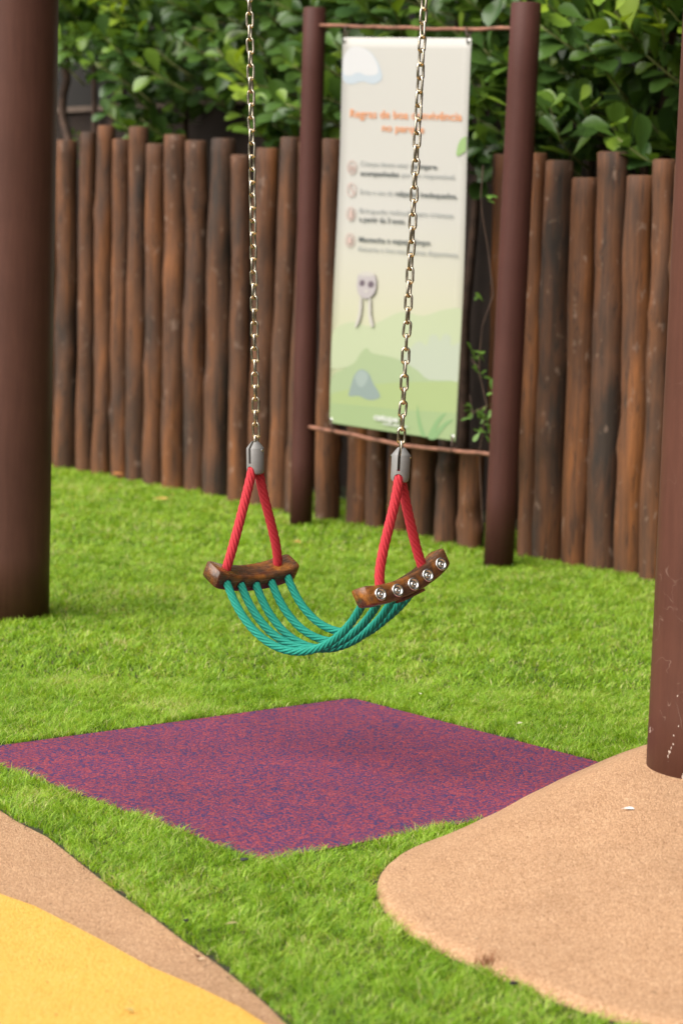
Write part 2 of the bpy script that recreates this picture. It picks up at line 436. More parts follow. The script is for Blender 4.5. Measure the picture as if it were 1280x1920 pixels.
# ---------------------------------------------------------------- the fence of logs
def make_log(name, r0, h, seed, parent, base, lean):
    rr = random.Random(seed); S, N = 18, 26
    knots = [(rr.uniform(0, 6.28), rr.uniform(0.15, 0.95) * h, rr.uniform(0.05, 0.17) * r0 * 2.2, rr.uniform(0.02, 0.045)) for _ in range(rr.randint(3, 6))]
    V = []; F = []
    for i in range(N):
        z = h * i / (N - 1); t = i / (N - 1)
        taper = 1.07 - 0.14 * t
        cx = 0.10 * r0 * nz(seed * 3.1, z * 2.2) * 2; cy = 0.10 * r0 * nz(seed * 5.7 + 9, z * 2.2) * 2
        for k in range(S):
            th = 2 * math.pi * k / S
            r = r0 * taper * (1 + 0.12 * nz(math.cos(th) * 1.3 + seed * 7.7, math.sin(th) * 1.3, z * 4.5))
            for (kt, kz, ka, kw) in knots:
                dth = (th - kt + math.pi) % (2 * math.pi) - math.pi
                r += ka * math.exp(-(dth / 0.55) ** 2 - ((z - kz) / kw) ** 2)
            V.append(Vector((cx + r * math.cos(th) + lean[0] * z, cy + r * math.sin(th) + lean[1] * z, z)))
    for i in range(N - 1):
        for k in range(S):
            k2 = (k + 1) % S
            F.append((i * S + k, i * S + k2, (i + 1) * S + k2, (i + 1) * S + k))
    top = [(N - 1) * S + k for k in range(S)]
    n0 = len(V); cen = sum((V[i] for i in top), Vector()) / S
    for i in top: V.append(cen + (V[i] - cen) * 0.88 + Vector((0, 0, 0.006)))
    for k in range(S): F.append((top[k], top[(k + 1) % S], n0 + (k + 1) % S, n0 + k))
    F.append(tuple(n0 + k for k in range(S)))
    return link(name, mesh(name, V, F, M_LOG), parent, T(base))

# (base x, base y, top x, top y, width) measured on the photograph
logs_px = [(60, 858, 66, 262, 38), (20, 850, 28, 250, 40), (92, 866, 98, 268, 30),
 (122, 871, 124, 265, 38), (160, 876, 166, 250, 30), (191, 882, 199, 238, 34), (224, 888, 229, 263, 32), (254, 893, 261, 240, 36),
 (288, 901, 293, 272, 36), (325, 908, 330, 255, 40), (365, 914, 370, 266, 40), (405, 921, 417, 262, 45), (447, 932, 453, 293, 36),
 (486, 940, 501, 280, 42), (523, 948, 544, 260, 38), (556, 955, 580, 268, 38), (612, 966, 625, 263, 40), (671, 972, 684, 285, 44),
 (704, 980, 722, 300, 34), (748, 989, 766, 278, 40), (792, 997, 812, 300, 44), (838, 1009, 842, 842, 40), (881, 1018, 886, 846, 44),
 (934, 1026, 944, 292, 40), (990, 1034, 1008, 290, 36), (1031, 1041, 1049, 304, 52), (1081, 1049, 1096, 336, 48),
 (1132, 1058, 1153, 288, 58), (1184, 1066, 1200, 332, 52), (1225, 1077, 1247, 302, 44), (1272, 1086, 1292, 310, 54), (1330, 1096, 1350, 320, 54), (1392, 1108, 1410, 290, 54)]
p0 = G(564, 962)
fence = empty('log_fence', p0, 'fence of upright brown stained logs with uneven sawn tops', 'fence')
FENCE = []
for i, (bx, by, tx, ty, w) in enumerate(logs_px):
    b = G(bx, by, 0.026); b.z = 0; r = w * b.y / FOC / 2 * 1.09
    b = b + Vector((0, 0.8 * r, 0)); FENCE.append(b)
    t = at(tx, ty, b.y); h = t.z
    lean = ((t.x - b.x) / h, random.uniform(-0.004, 0.004))
    make_log('log', r, h, i + 1, fence, b - p0, lean)
A, B = G(60, 858), G(1330, 1096)
FU = (B - A).normalized()
last, first = max(FENCE, key=lambda p: p.x), min(FENCE, key=lambda p: p.x)
rr = random.Random(77)
for i in range(18):                                                  # the fence runs on past both edges of the picture
    q = last + FU * 0.125 * (i + 1) if i < 12 else first - FU * 0.14 * (i - 11)
    make_log('log', rr.uniform(0.045, 0.06), rr.uniform(1.42, 1.62), 200 + i, fence, q - p0, (rr.uniform(-0.006, 0.01), 0))
FU = FU.normalized(); FN = Vector((-FU.y, FU.x, 0))          # along the fence, and away from the camera

# ---------------------------------------------------------------- sign frame and banner
def post_mesh(rad, h, top=(0, 0), sides=36, n=8, wob=0.0, seed=0):
    V = []; F = []
    prof = [(rad, h * i / n) for i in range(n + 1)]
    prof[-1] = (rad, h - 0.006); prof += [(rad - 0.004, h - 0.001), (rad - 0.012, h)]
    V, F = lathe(prof, sides)
    V = [Vector(v) + Vector((top[0] * v[2] / h, top[1] * v[2] / h, 0)) for v in V]
    if wob:
        V = [v + Vector((wob * nz(v.z * 2, seed), wob * nz(v.z * 2 + 9, seed), 0)) for v in V]
    return V, F
PA, PB = G(564, 975, 0.024), G(934, 1050, 0.024); PA.z = PB.z = 0
rA = 42 * PA.y / FOC / 2; rB = 56 * PB.y / FOC / 2
tA, tB = at(590, 14, PA.y), at(986, 5, PB.y)
SU = (PB - PA); SU.z = 0; SL = SU.length; SU.normalize(); SN = Vector((SU.y, -SU.x, 0))   # SN towards the camera
frame = empty('sign_frame', PA, 'two maroon steel poles joined by thin rusty rods that carry the rules banner', 'sign frame')
b = MB().add(*post_mesh(rA, tA.z, (tA.x - PA.x, 0))); b.build('pole', M_POLE, frame)
b = MB().add(*post_mesh(rB, tB.z, (tB.x - PB.x, 0))); b.build('pole', M_POLE, frame, T(PB - PA))
def plane_hit(px, py, off=0.0):
    """point where a sight line meets the vertical plane through the two poles"""
    d = ray(px, py); n = SN; p = PA + SN * off
    return O + d * ((p - O).dot(n) / d.dot(n))
def rod(px_pts, rad):
    pts = [plane_hit(*q) - PA for q in px_pts]
    res, _ = resample(pts, 24)
    res = [p + Vector((0, 0, 0.004 * nz(i * 0.4, rad * 999))) for i, p in enumerate(res)]
    V, F = tube(res, rad, 10); MB().add(V, F).build('rod', M_RUST, frame)
rod([(600, 48), (700, 51), (800, 54), (880, 54), (970, 53)], 0.0075)
rod([(572, 798), (660, 816), (750, 834), (840, 845), (925, 853)], 0.0085)

def ab(px, py):
    h = plane_hit(px, py); return ((h - PA).dot(SU), h.z)
cTL, cTR, cBR, cBL = ab(648, 70), ab(889, 72), ab(860, 828), ab(622, 793)
bc = PA + SU * ((cBL[0] + cBR[0]) / 2) + Vector((0, 0, cBL[1]))
banner = empty('rules_banner', bc, 'tall cream and green printed banner of park rules in Portuguese, hung between maroon poles', 'banner')
AMID = (cTL[0] + cBR[0]) / 2; ZMID = (cTL[1] + cBL[1]) / 2
def on_banner(a, z, lift=0.0):
    v = (z - cBL[1]) / (cTL[1] - cBL[1]); u = (a - cTL[0]) / (cTR[0] - cTL[0])
    off = 0.006 * math.sin(3.1 * v + 0.8) * math.sin(math.pi * min(1, max(0, u))) + 0.004 * math.sin(7 * v + 2 * u) + 0.012
    return PA + SU * a + Vector((0, 0, z)) + SN * (off + lift) - bc
NU, NV = 14, 36
V = []; F = []
for side in (0, 1):
    for j in range(NV + 1):
        for i in range(NU + 1):
            u, v = i / NU, j / NV
            a = (cBL[0] * (1 - u) + cBR[0] * u) * (1 - v) + (cTL[0] * (1 - u) + cTR[0] * u) * v
            z = (cBL[1] * (1 - u) + cBR[1] * u) * (1 - v) + (cTL[1] * (1 - u) + cTR[1] * u) * v
            V.append(on_banner(a, z, -0.0012 * side))
n1 = (NU + 1) * (NV + 1)
for j in range(NV):
    for i in range(NU):
        q = [j * (NU + 1) + i, j * (NU + 1) + i + 1, (j + 1) * (NU + 1) + i + 1, (j + 1) * (NU + 1) + i]
        F.append(tuple(q)); F.append(tuple(n1 + k for k in reversed(q)))
ring = [i for i in range(NU + 1)] + [j * (NU + 1) + NU for j in range(1, NV + 1)] + [NV * (NU + 1) + i for i in range(NU - 1, -1, -1)] + [j * (NU + 1) for j in range(NV - 1, 0, -1)]
for k in range(len(ring)):
    a, c = ring[k], ring[(k + 1) % len(ring)]; F.append((c, a, n1 + a, n1 + c))
m, nd, lk, bs = mat('banner_vinyl', rough=0.5)
v = coords(nd, lk); sp = nd.new('ShaderNodeSeparateXYZ'); lk.new(v, sp.inputs[0])
mr = nd.new('ShaderNodeMapRange'); mr.inputs[1].default_value = 0.0; mr.inputs[2].default_value = cTL[1] - cBL[1]; lk.new(sp.outputs[2], mr.inputs[0])
rp = ramp(nd, [(0.0, (0.32, 0.38, 0.215)), (0.10, (0.38, 0.415, 0.245)), (0.22, (0.44, 0.44, 0.29)), (0.36, (0.455, 0.435, 0.345)), (0.55, (0.448, 0.43, 0.40)), (1.0, (0.448, 0.43, 0.40))])
lk.new(mr.outputs[0], rp.inputs[0]); lk.new(rp.outputs[0], bs.inputs['Base Color'])
link('sheet', mesh('sheet', V, F, m), banner)

LAYER = [0]
def print_poly(name, pts_px, col, smooth_n=0):
    pts = [ab(x, y) for x, y in pts_px]
    if smooth_n:
        k = len(pts); out = []
        for i in range(k):
            q0, q1, q2, q3 = [Vector(pts[(i + d) % k]) for d in (-1, 0, 1, 2)]
            for s in range(smooth_n):
                t = s / smooth_n
                out.append(tuple(0.5 * ((2 * q1) + (q2 - q0) * t + (2 * q0 - 5 * q1 + 4 * q2 - q3) * t * t + (3 * q1 - q0 - 3 * q2 + q3) * t ** 3)))
        pts = out
    LAYER[0] += 1
    bm = bmesh.new()
    f = bm.faces.new([bm.verts.new((p[0], p[1], 0)) for p in pts])
    bmesh.ops.triangulate(bm, faces=[f])
    bmesh.ops.subdivide_edges(bm, edges=[e for e in bm.edges if e.calc_length() > 0.08], cuts=3, use_grid_fill=False)
    bmesh.ops.triangulate(bm, faces=bm.faces[:])
    for w in bm.verts:
        v_ = (w.co.y - cBL[1]) / (cTL[1] - cBL[1]); lo = cBL[0] * (1 - v_) + cTL[0] * v_; hi = cBR[0] * (1 - v_) + cTR[0] * v_
        w.co = on_banner(min(hi - 0.002, max(lo + 0.002, w.co.x)), w.co.y, 0.0008 + 0.0002 * LAYER[0])
    me = bpy.data.meshes.new(name); bm.to_mesh(me); bm.free(); me.materials.append(col)
    return link(name, me, banner)
def print_text(txt, x0, y0, x1, y1, cap_px, col, bold=0.0):
    cu = bpy.data.curves.new('lettering', 'FONT'); cu.body = txt; cu.size = 1.0; cu.offset = bold; cu.resolution_u = 3
    tmp = bpy.data.objects.new('tmp', cu); C.objects.link(tmp)
    dg = bpy.context.evaluated_depsgraph_get(); me = bpy.data.meshes.new_from_object(tmp.evaluated_get(dg))
    bpy.data.objects.remove(tmp); bpy.data.curves.remove(cu)
    xs = [w.co.x for w in me.vertices]; xa, xb = min(xs), max(xs)
    a0 = Vector(ab(x0, y0)); a1 = Vector(ab(x1, y1)); d = (a1 - a0)
    ch = (Vector(ab(x0, y0 - cap_px)) - a0).y
    LAYER[0] += 1
    for w in me.vertices:
        q = a0 + d * ((w.co.x - xa) / (xb - xa)); z = q.y + w.co.y / 0.73 * ch
        w.co = on_banner(q.x, z, 0.0008 + 0.0002 * LAYER[0])
    me.materials.clear(); me.materials.append(col); me.name = 'lettering'
    o = link('lettering', me, banner); o['kind'] = 'stuff'; return o
c_cloud = flat('print_cloud', (0.509, 0.502, 0.509)); c_cloudb = flat('print_cloud_blue', (0.394, 0.439, 0.484))
c_or = flat('print_orange', (0.636, 0.266, 0.118)); c_txt = flat('print_grey', (0.26, 0.27, 0.27)); c_bold = flat('print_dark', (0.10, 0.11, 0.11))
c_pink = flat('print_pink', (0.46, 0.335, 0.30)); c_leaf = flat('print_leaf', (0.242, 0.357, 0.140))
c_h1 = flat('print_hill_pale', (0.382, 0.420, 0.274)); c_h2 = flat('print_hill_mist', (0.369, 0.401, 0.318)); c_h3 = flat('print_hill_mid', (0.293, 0.357, 0.204)); c_h4 = flat('print_meadow', (0.299, 0.363, 0.166)); c_h5 = flat('print_meadow_near', (0.267, 0.343, 0.172))
c_rock = flat('print_rock', (0.210, 0.261, 0.248)); c_rockl = flat('print_rock_light', (0.267, 0.318, 0.299)); c_pl = flat('print_plant', (0.19, 0.31, 0.14)); c_w = flat('print_white', (0.509, 0.522, 0.471))
c_fig = flat('print_figure', (0.370, 0.333, 0.340)); c_figd = flat('print_figure_dark', (0.11, 0.08, 0.10)); c_leg = flat('print_figure_leg', (0.44, 0.41, 0.38))
print_poly('cloud_print', [(648, 150), (649, 112), (657, 96), (670, 88), (690, 92), (705, 104), (716, 124), (721, 148), (704, 158), (684, 153), (664, 158)], c_cloudb, 4)
print_poly('cloud_print', [(649, 138), (650, 108), (658, 94), (670, 87), (689, 92), (703, 104), (712, 122), (713, 138), (694, 142), (676, 136), (662, 142)], c_cloud, 4)
print_poly('hill_print', [(629, 630), (645, 610), (672, 604), (700, 612), (725, 600), (760, 585), (800, 592), (840, 580), (874, 588), (868, 690), (800, 690), (700, 680), (627, 690)], c_h1, 4)
print_poly('hill_print', [(740, 700), (765, 668), (790, 640), (806, 648), (812, 630), (824, 628), (830, 640), (838, 626), (850, 632), (851, 648), (872, 646), (868, 722), (800, 716)], c_h2, 4)
print_poly('hill_print', [(628, 708), (650, 692), (672, 680), (684, 662), (696, 652), (706, 662), (736, 668), (760, 676), (790, 694), (812, 712), (867, 718), (863, 770), (740, 760), (626, 748)], c_h3, 3)
print_poly('meadow_print', [(626.5, 738), (690, 722), (760, 716), (866, 716), (862.5, 790), (740, 775), (624.5, 766)], c_h4)
print_poly('meadow_print', [(625, 755), (680, 760), (760, 768), (862, 774), (860.5, 826), (740, 809), (623, 791.5)], c_h5)
print_poly('rock_print', [(661, 742), (666, 722), (672, 704), (685, 692), (700, 700), (708, 718), (719, 735), (720, 746), (700, 750), (680, 742)], c_rock, 3)
print_poly('rock_print', [(674, 706), (685, 694), (698, 702), (696, 716), (686, 726), (678, 720)], c_rockl, 3)
print_poly('plant_print', [(791, 758), (794, 775), (800, 800), (806, 818), (799, 817), (793, 800), (790, 778)], c_pl, 3)
print_poly('plant_print', [(844, 774), (830, 795), (820, 822), (810, 820), (818, 800), (830, 782)], c_pl, 3)
print_poly('plant_print', [(856, 787), (842, 800), (826, 822), (818, 821), (832, 800), (846, 789)], c_pl, 3)
print_poly('leaf_print', [(862, 292), (866, 270), (874, 259), (885, 257), (884.5, 277), (874, 288)], c_leaf, 4)
print_text('Regras de boa convivência', 661, 220, 873, 227, 16, c_or, 0.012)
print_text('no parque', 721, 246, 801, 250, 15, c_or, 0.012)
for (tx, a0, b0, a1, b1, cp, cl, bo) in [
    ('Crianças devem estar', 680, 311, 771, 315, 10, c_txt, 0.0), ('sempre', 776, 316, 825, 318, 10, c_bold, 0.02),
    ('acompanhadas', 680, 329, 753, 332, 10, c_bold, 0.02), ('por um responsável.', 759, 332, 860, 337, 10, c_txt, 0.0),
    ('Evite o uso de', 680, 364, 742, 367, 10, c_txt, 0.0), ('calçados inadequados.', 746, 367, 863, 373, 10, c_bold, 0.02),
    ('Brinquedo indicado para crianças', 679, 399, 855, 409, 10, c_txt, 0.0), ('a partir de 3 anos.', 679, 415, 766, 420, 10, c_bold, 0.02),
    ('Mantenha o espaço limpo', 679, 453, 812, 460, 10, c_bold, 0.02), ('descarte o lixo nas lixeiras disponíveis.', 677, 470, 865, 483, 10, c_txt, 0.0)]:
    print_text(tx, a0, b0, a1, b1, cp, cl, bo)
def ring_print(cx, cy, rx, ry, w):
    LAYER[0] += 1; V = []; F = []; N = 28
    for i in range(N):
        t = 2 * math.pi * i / N
        for k in (1.0, 1 - w):
            a, z = ab(cx + rx * k * math.cos(t), cy + ry * k * math.sin(t)); V.append(on_banner(a, z, 0.0008 + 0.0002 * LAYER[0]))
    for i in range(N):
        j = (i + 1) % N; F.append((2 * i, 2 * i + 1, 2 * j + 1, 2 * j))
    link('icon_ring', mesh('icon_ring', V, F, c_pink), banner)
for k, (cx, cy) in enumerate([(664.5, 314), (664, 356), (663.5, 401), (662.5, 450)]):
    ring_print(cx, cy, 9, 13, 0.16)
    if k == 0:
        print_poly('icon_print', [(659, 320), (661, 309), (664, 309), (664, 320)], c_pink); print_poly('icon_print', [(666, 321), (666, 311), (669, 311), (670, 321)], c_pink)
    elif k == 1: print_poly('icon_print', [(658, 347), (660, 346), (671, 364), (669, 366)], c_pink)
    elif k == 2: print_poly('icon_print', [(660, 408), (662, 394), (666, 394), (668, 408)], c_pink, 3)
    else: print_poly('icon_print', [(658, 457), (659, 444), (666, 444), (667, 457)], c_pink)
# plain long-legged bird drawn on the print
print_poly('bird_print', [(678, 528), (681, 515), (690, 510), (704, 512), (713, 520), (714, 540), (709, 553), (697, 560), (685, 556), (679, 545)], c_fig, 4)
print_poly('bird_print', [(682, 516), (690, 509.5), (708, 512), (710, 517), (696, 518)], c_leg, 3)
print_poly('bird_print', [(683, 530), (687, 525), (692, 527), (693, 533), (688, 537), (684, 535)], c_figd, 3)
print_poly('bird_print', [(699, 532), (703, 527), (709, 529), (710, 536), (704, 540), (700, 537)], c_figd, 3)
print_poly('bird_print', [(692, 545), (697, 543), (700, 546), (696, 550)], c_leg, 2)
print_poly('bird_print', [(684, 560), (688, 561), (687, 590), (680, 611), (675, 612), (682, 588)], c_leg, 2)
print_poly('bird_print', [(701, 562), (705, 561), (706, 590), (711, 610), (706, 612), (701, 592)], c_leg, 2)
print_text('catupe', 711, 786, 758, 792, 12, c_w, 0.05)
print_text('recreação', 728, 796, 775, 802, 6, c_w, 0.03)
# ties at the corners
for (px, py, rx, ry) in [(651, 76, 655, 50), (884, 78, 880, 54), (626, 788, 628, 810), (855, 820, 853, 847)]:
    pts = [on_banner(*ab(px, py), 0.004), on_banner(*ab((px + rx) / 2 + 1, (py + ry) / 2), 0.006), on_banner(*ab(rx, ry), 0.006), on_banner(*ab(rx, ry), -0.028), on_banner(*ab((px + rx) / 2 - 1, (py + ry) / 2), -0.012), on_banner(*ab(px, py), -0.006)]
    MB().add(*tube(pts + [pts[0]], 0.0028, 6)).build('tie', M_TIE, banner)
    MB().add(*lathe([(0.004, -0.001), (0.011, -0.001), (0.012, 0.001), (0.010, 0.003), (0.004, 0.0025)], 16), basis(SU, Vector((0, 0, 1)), SN)).build('eyelet', M_STEEL, banner, T(on_banner(*ab(px, py), 0.0012)))

# ---------------------------------------------------------------- the two big posts of the playground
bl = G(14, 1143, 0.022); bl.z = 0
wl_post = 0.118
bl.x = G(97, 1139, 0.022).x - wl_post
MB().add(*post_mesh(wl_post, 2.75, (0.004, 0), 64, 14, 0.002, 3)).build('brown_post', M_POST, None, T(bl))
tag(bpy.data.objects['brown_post'], 'thick smooth brown post standing in the grass in front of the log fence', 'post')
br = Vector((0.629 + 0.118, 4.80, 0.0))
br.z = mound_z(br.x - 0.115, br.y) - 0.09
o = MB().add(*post_mesh(0.118, 2.85, (0.018, 0), 64, 14, 0.002, 5)).build('brown_post', M_POST_CHIP, None, T(br))
tag(o, 'chipped and scratched brown post rising out of the tan rubber mound', 'post')

# ---------------------------------------------------------------- the swing
DL, DR = 5.58, 5.28
capL, capR = at(479, 890, DL), at(749, 905, DR)          # undersides of the two grey connectors
origin = (at(467, 1077, DL) + at(757, 1093, DR)) / 2
swing = empty('swing', origin, 'rope seat swing on two steel chains with red hangers and green seat ropes', 'swing')
W2S = T(-origin)
# chain links
LW, LP, LR_, LS = 0.0060, 0.0292, 0.0073, 0.0102
pts = []
for k in range(9): t = math.pi * k / 8; pts.append(Vector((LR_ * math.cos(t), 0, LS + LR_ * math.sin(t))))
for k in range(9): t = math.pi + math.pi * k / 8; pts.append(Vector((LR_ * math.cos(t), 0, -LS + LR_ * math.sin(t))))
n = len(pts); V = []; F = []; S = 10
for i in range(n):
    tg = (pts[(i + 1) % n] - pts[i - 1]).normalized(); bn = Vector((0, 1, 0)); nn = bn.cross(tg)
    for k in range(S):
        t = 2 * math.pi * k / S; V.append(pts[i] + (nn * math.cos(t) + bn * math.sin(t)) * LW / 2)
for i in range(n):
    for k in range(S):
        i2, k2 = (i + 1) % n, (k + 1) % S; F.append((i * S + k, i2 * S + k, i2 * S + k2, i * S + k2))
link_me = mesh('link', V, F, M_LINK)
link_me2 = link_me.copy()
def chain(base, top, phase, drift):
    root = bpy.data.objects.new('chain', None); C.objects.link(root); root.parent = swing
    root.matrix_local = T(base - origin)
    d = (top - base); L = d.length; d.normalize()
    cnt = int((L + 0.42) / LP)
    px = Vector((1, 0, 0)); px = (px - d * px.dot(d)).normalized(); py = d.cross(px)
    for i in range(cnt):
        ang = phase + (math.pi / 2) * (i % 2) + drift(i) + 0.08 * math.sin(i * 12.9)
        x = px * math.cos(ang) + py * math.sin(ang); y = d.cross(x)
        tilt = 0.05 * math.sin(i * 7.3 + phase)
        dd = (d + x * tilt).normalized(); xx = (x - dd * x.dot(dd)).normalized(); yy = dd.cross(xx)
        link('link', link_me, root, basis(xx, yy, dd, d * (LP * i)))
H_CAP = 0.078
topL, topR = at(468, 0, DL), at(795, 0, DR)
chain(capL + Vector((0, 0, H_CAP - 0.004)), topL, 1.15, lambda i: 0.25 * math.sin(i * 0.23))
chain(capR + Vector((0, 0, H_CAP - 0.004)), topR, 1.75, lambda i: -0.035 * i + 0.15 * math.sin(i * 0.4))

# grey connectors
def boolean(me, cutters):
    o = link('tmp_body', me)
    cs = []
    for V, F in cutters:
        c = link('tmp_cut', mesh('tmp_cut', V, F, None, False)); cs.append(c)
        md = o.modifiers.new('b', 'BOOLEAN'); md.operation = 'DIFFERENCE'; md.object = c; md.solver = 'EXACT'
    dg = bpy.context.evaluated_depsgraph_get(); dg.update()
    out = bpy.data.meshes.new_from_object(o.evaluated_get(dg))
    for c in cs + [o]: bpy.data.objects.remove(c)
    return out
cv, cf = lathe([(0.004, 0.0), (0.013, 0.0008), (0.018, 0.004), (0.0200, 0.009), (0.0205, 0.015), (0.0205, 0.0615), (0.0200, 0.0625), (0.0095, 0.0760), (0.0070, 0.0778), (0.002, 0.0783)], 40)
c1 = box(-0.0032, 0.0032, -0.03, 0.03, 0.027, 0.09)
cyl = tube([Vector((0, -0.03, 0.0105)), Vector((0, 0.03, 0.0105))], 0.0102, 24)
c3 = box(-0.0102, 0.0102, -0.031, 0.031, -0.01, 0.0105)
cap_me = boolean(mesh('connector', cv, cf, M_CAPS), [c1, cyl, c3])
cap_me.materials.clear(); cap_me.materials.append(M_CAPS)
for p in cap_me.polygons: p.use_smooth = False
cap_me.set_sharp_from_angle(angle=R(32)) if hasattr(cap_me, 'set_sharp_from_angle') else None
for p in cap_me.polygons: p.use_smooth = True

def rope(pts, rad, pitch, strands=6, lay=1, per=5.2, sides=7, phase=0.0):
    L0 = sum((pts[i + 1] - pts[i]).length for i in range(len(pts) - 1))
    n = max(24, int(L0 / 0.0032)); P, L = resample(pts, n)
    tan = [(P[min(i + 1, n - 1)] - P[max(i - 1, 0)]).normalized() for i in range(n)]
    a = Vector((1, 0, 0)) if abs(tan[0].x) < 0.8 else Vector((0, 1, 0))
    nn = (a - tan[0] * a.dot(tan[0])).normalized(); fr = []
    for i in range(n):
        nn = (nn - tan[i] * nn.dot(tan[i])).normalized(); fr.append((nn.copy(), tan[i].cross(nn)))
    b = MB(); rs = rad * 0.38; rc = rad - rs
    for s in range(strands):
        q = []
        for i in range(n):
            th = phase + lay * 2 * math.pi * (L * i / (n - 1)) / pitch + 2 * math.pi * s / strands
            q.append(P[i] + (fr[i][0] * math.cos(th) + fr[i][1] * math.sin(th)) * rc)
        b.add(*tube(q, rs, sides))
    b.add(*tube(P, rc, 8))
    return b, P, fr

def make_bar(name, cen, p, d, u):
    """curved clamp bar: x along the bar, y towards the seat, z up; returns the placing matrix"""
    M = W2S @ basis(p, d, u, cen)
    L, TH, HH = 0.240, 0.058, 0.042
    N, S = 30, 20; V = []; F = []
    def sag(x): return 0.021 * (abs(x) / (L / 2)) ** 2.0 - 0.006
    for i in range(N + 1):
        t = -1 + 2 * i / N; x = math.sin(t * math.pi / 2 * 0.96) / math.sin(math.pi / 2 * 0.96) * L / 2
        e = max(0, abs(x) / (L / 2) - 0.9) / 0.1
        k = 1 - 0.09 * e * e; hh = HH * (1 + 0.10 * (abs(x) / (L / 2)) ** 2) * k; th = TH * k
        for j in range(S):
            a = 2 * math.pi * j / S; ca, sa = math.cos(a), math.sin(a); ex = 0.30
            yy = math.copysign(abs(ca) ** ex, ca) * th / 2; zz = math.copysign(abs(sa) ** ex, sa) * hh / 2
            w = 0.0009 * nz(x * 60, yy * 60, zz * 60)
            V.append(Vector((x, yy + w, zz + sag(x) + w)))
    for i in range(N):
        for j in range(S):
            j2 = (j + 1) % S; F.append((i * S + j, (i + 1) * S + j, (i + 1) * S + j2, i * S + j2))
    F.append(tuple(range(S))); F.append(tuple(N * S + j for j in reversed(range(S))))
    me = mesh(name, V, F, M_BAR); o = link(name, me, swing, M)
    return M, sag, HH, TH
def bar_frame(ph, inward_sign, roll, tilt):
    ph = Vector((ph[0], ph[1], 0)).normalized(); sh = Vector((ph.y, -ph.x, 0))
    d = sh * inward_sign
    dd = d * math.cos(roll) - Vector((0, 0, 1)) * math.sin(roll); uu = Vector((0, 0, 1)) * math.cos(roll) + d * math.sin(roll)
    Rm = Matrix.Rotation(-tilt, 3, sh) if True else None
    Rm = Matrix.Rotation(tilt, 3, sh)
    p2 = Rm @ ph
    if p2.z < 0 and tilt != 0: Rm = Matrix.Rotation(-tilt, 3, sh); p2 = Rm @ ph
    return p2, Rm @ dd, Rm @ uu
cL, cR = at(468, 1079, DL), at(757, 1095, DR)
pL, dL, uL = bar_frame((0.74, 0.67), 1, R(27), 0.0)
pR, dR, uR = bar_frame((0.76, 0.65), -1, R(20), R(17))
if True:
    ML, sagf, HH, TH = make_bar('clamp_bar', cL, pL, dL, uL)
    # the mirrored frame keeps x along the bar
    MR, _, _, _ = make_bar('clamp_bar', cR, -pR, dR, uR)
holes = [-0.092, -0.046, 0.0, 0.046, 0.092]
# bolts on the outer faces, darker sockets where the ropes go in
bolt_v, bolt_f = lathe([(0.0115, 0.0), (0.0128, 0.0008), (0.0128, 0.0030), (0.0118, 0.0042), (0.0096, 0.0042), (0.0086, 0.0030), (0.0080, 0.0016), (0.0052, 0.0014), (0.0050, 0.0034), (0.0042, 0.0040), (0.0024, 0.0040), (0.0020, 0.0026), (0.001, 0.0026)], 28)
bolt_me = mesh('bolt', bolt_v, bolt_f, M_STEEL)
sock_v, sock_f = lathe([(0.0125, 0.0), (0.0125, 0.0012), (0.0105, 0.0018), (0.0085, 0.0005), (0.002, 0.0004)], 20)
M_DARK = simple('socket', (0.025, 0.014, 0.010), 0.6)
sock_me = mesh('socket', sock_v, sock_f, M_DARK)
for Mx in (ML, MR):
    for h in holes:
        z = sagf(h)
        Mo = Mx @ T(Vector((h, -TH / 2 - 0.0006, z - 0.001))) @ Matrix.Rotation(R(90), 4, 'X')
        link('bolt', bolt_me, swing, Mo @ Matrix.Scale(1.15, 4))
        Mi = Mx @ T(Vector((h, TH / 2 - 0.0002, z))) @ Matrix.Rotation(R(-90), 4, 'X')
        link('socket', sock_me, swing, Mi)
    # lower lip plate of the clamp
    lv, lf = box(-0.03, 0.03, -0.022, 0.016, -0.0325, -0.0265)
    MB().add(lv, lf).build('lip_plate', M_BAR, swing, Mx, False)
# connectors and red hangers
for (cp, yaw, Mx, xs, base) in ((capL, (0.60, 0.80), ML, 0.078, cL), (capR, (0.22, 0.975), MR, 0.064, cR)):
    yv = Vector((yaw[0], yaw[1], 0)).normalized(); xv = Vector((yv.y, -yv.x, 0)); zv = Vector((0, 0, 1))
    dirc = ((topL if cp is capL else topR) - cp).normalized(); zv = dirc; yv = (yv - zv * yv.dot(zv)).normalized(); xv = yv.cross(zv)
    Mc = W2S @ basis(xv, yv, zv, cp)
    con = link('connector', cap_me, swing, Mc)
    pv, pf = tube([Vector((-0.0222, 0, 0.0580)), Vector((0.0222, 0, 0.0580))], 0.0034, 10)
    MB().add(pv, pf).build('pin', M_STEEL, con)
    for sgn in (-1, 1):
        # bar end that lies on this side
        ends = [Mx @ Vector((s * xs, -0.002, sagf(xs) + HH / 2 - 0.010)) for s in (-1, 1)]
        e = min(ends, key=lambda q: q.y) if sgn < 0 else max(ends, key=lambda q: q.y)
        a0 = Mc @ Vector((0, sgn * 0.003, 0.020)); a1 = Mc @ Vector((0, sgn * 0.0135, 0.004)); 
        up = (Mx.to_3x3() @ Vector((0, 0, 1)))
        h = (a1 - e).length
        path = bez(a0, Mc @ Vector((0, sgn * 0.013, 0.016)), a1 + (a0 - a1) * 0.15, a1 + (e - a1) * 0.06, 10)[:-1] + bez(a1 + (e - a1) * 0.06, a1 + (e - a1) * 0.3 + Vector((0, 0, -0.01)), e + up * h * 0.18, e, 40)
        b, _, _ = rope(path, 0.0115, 0.098, 6, -1, sides=8, phase=sgn)
        b.build('hanger_rope', M_RED, swing)
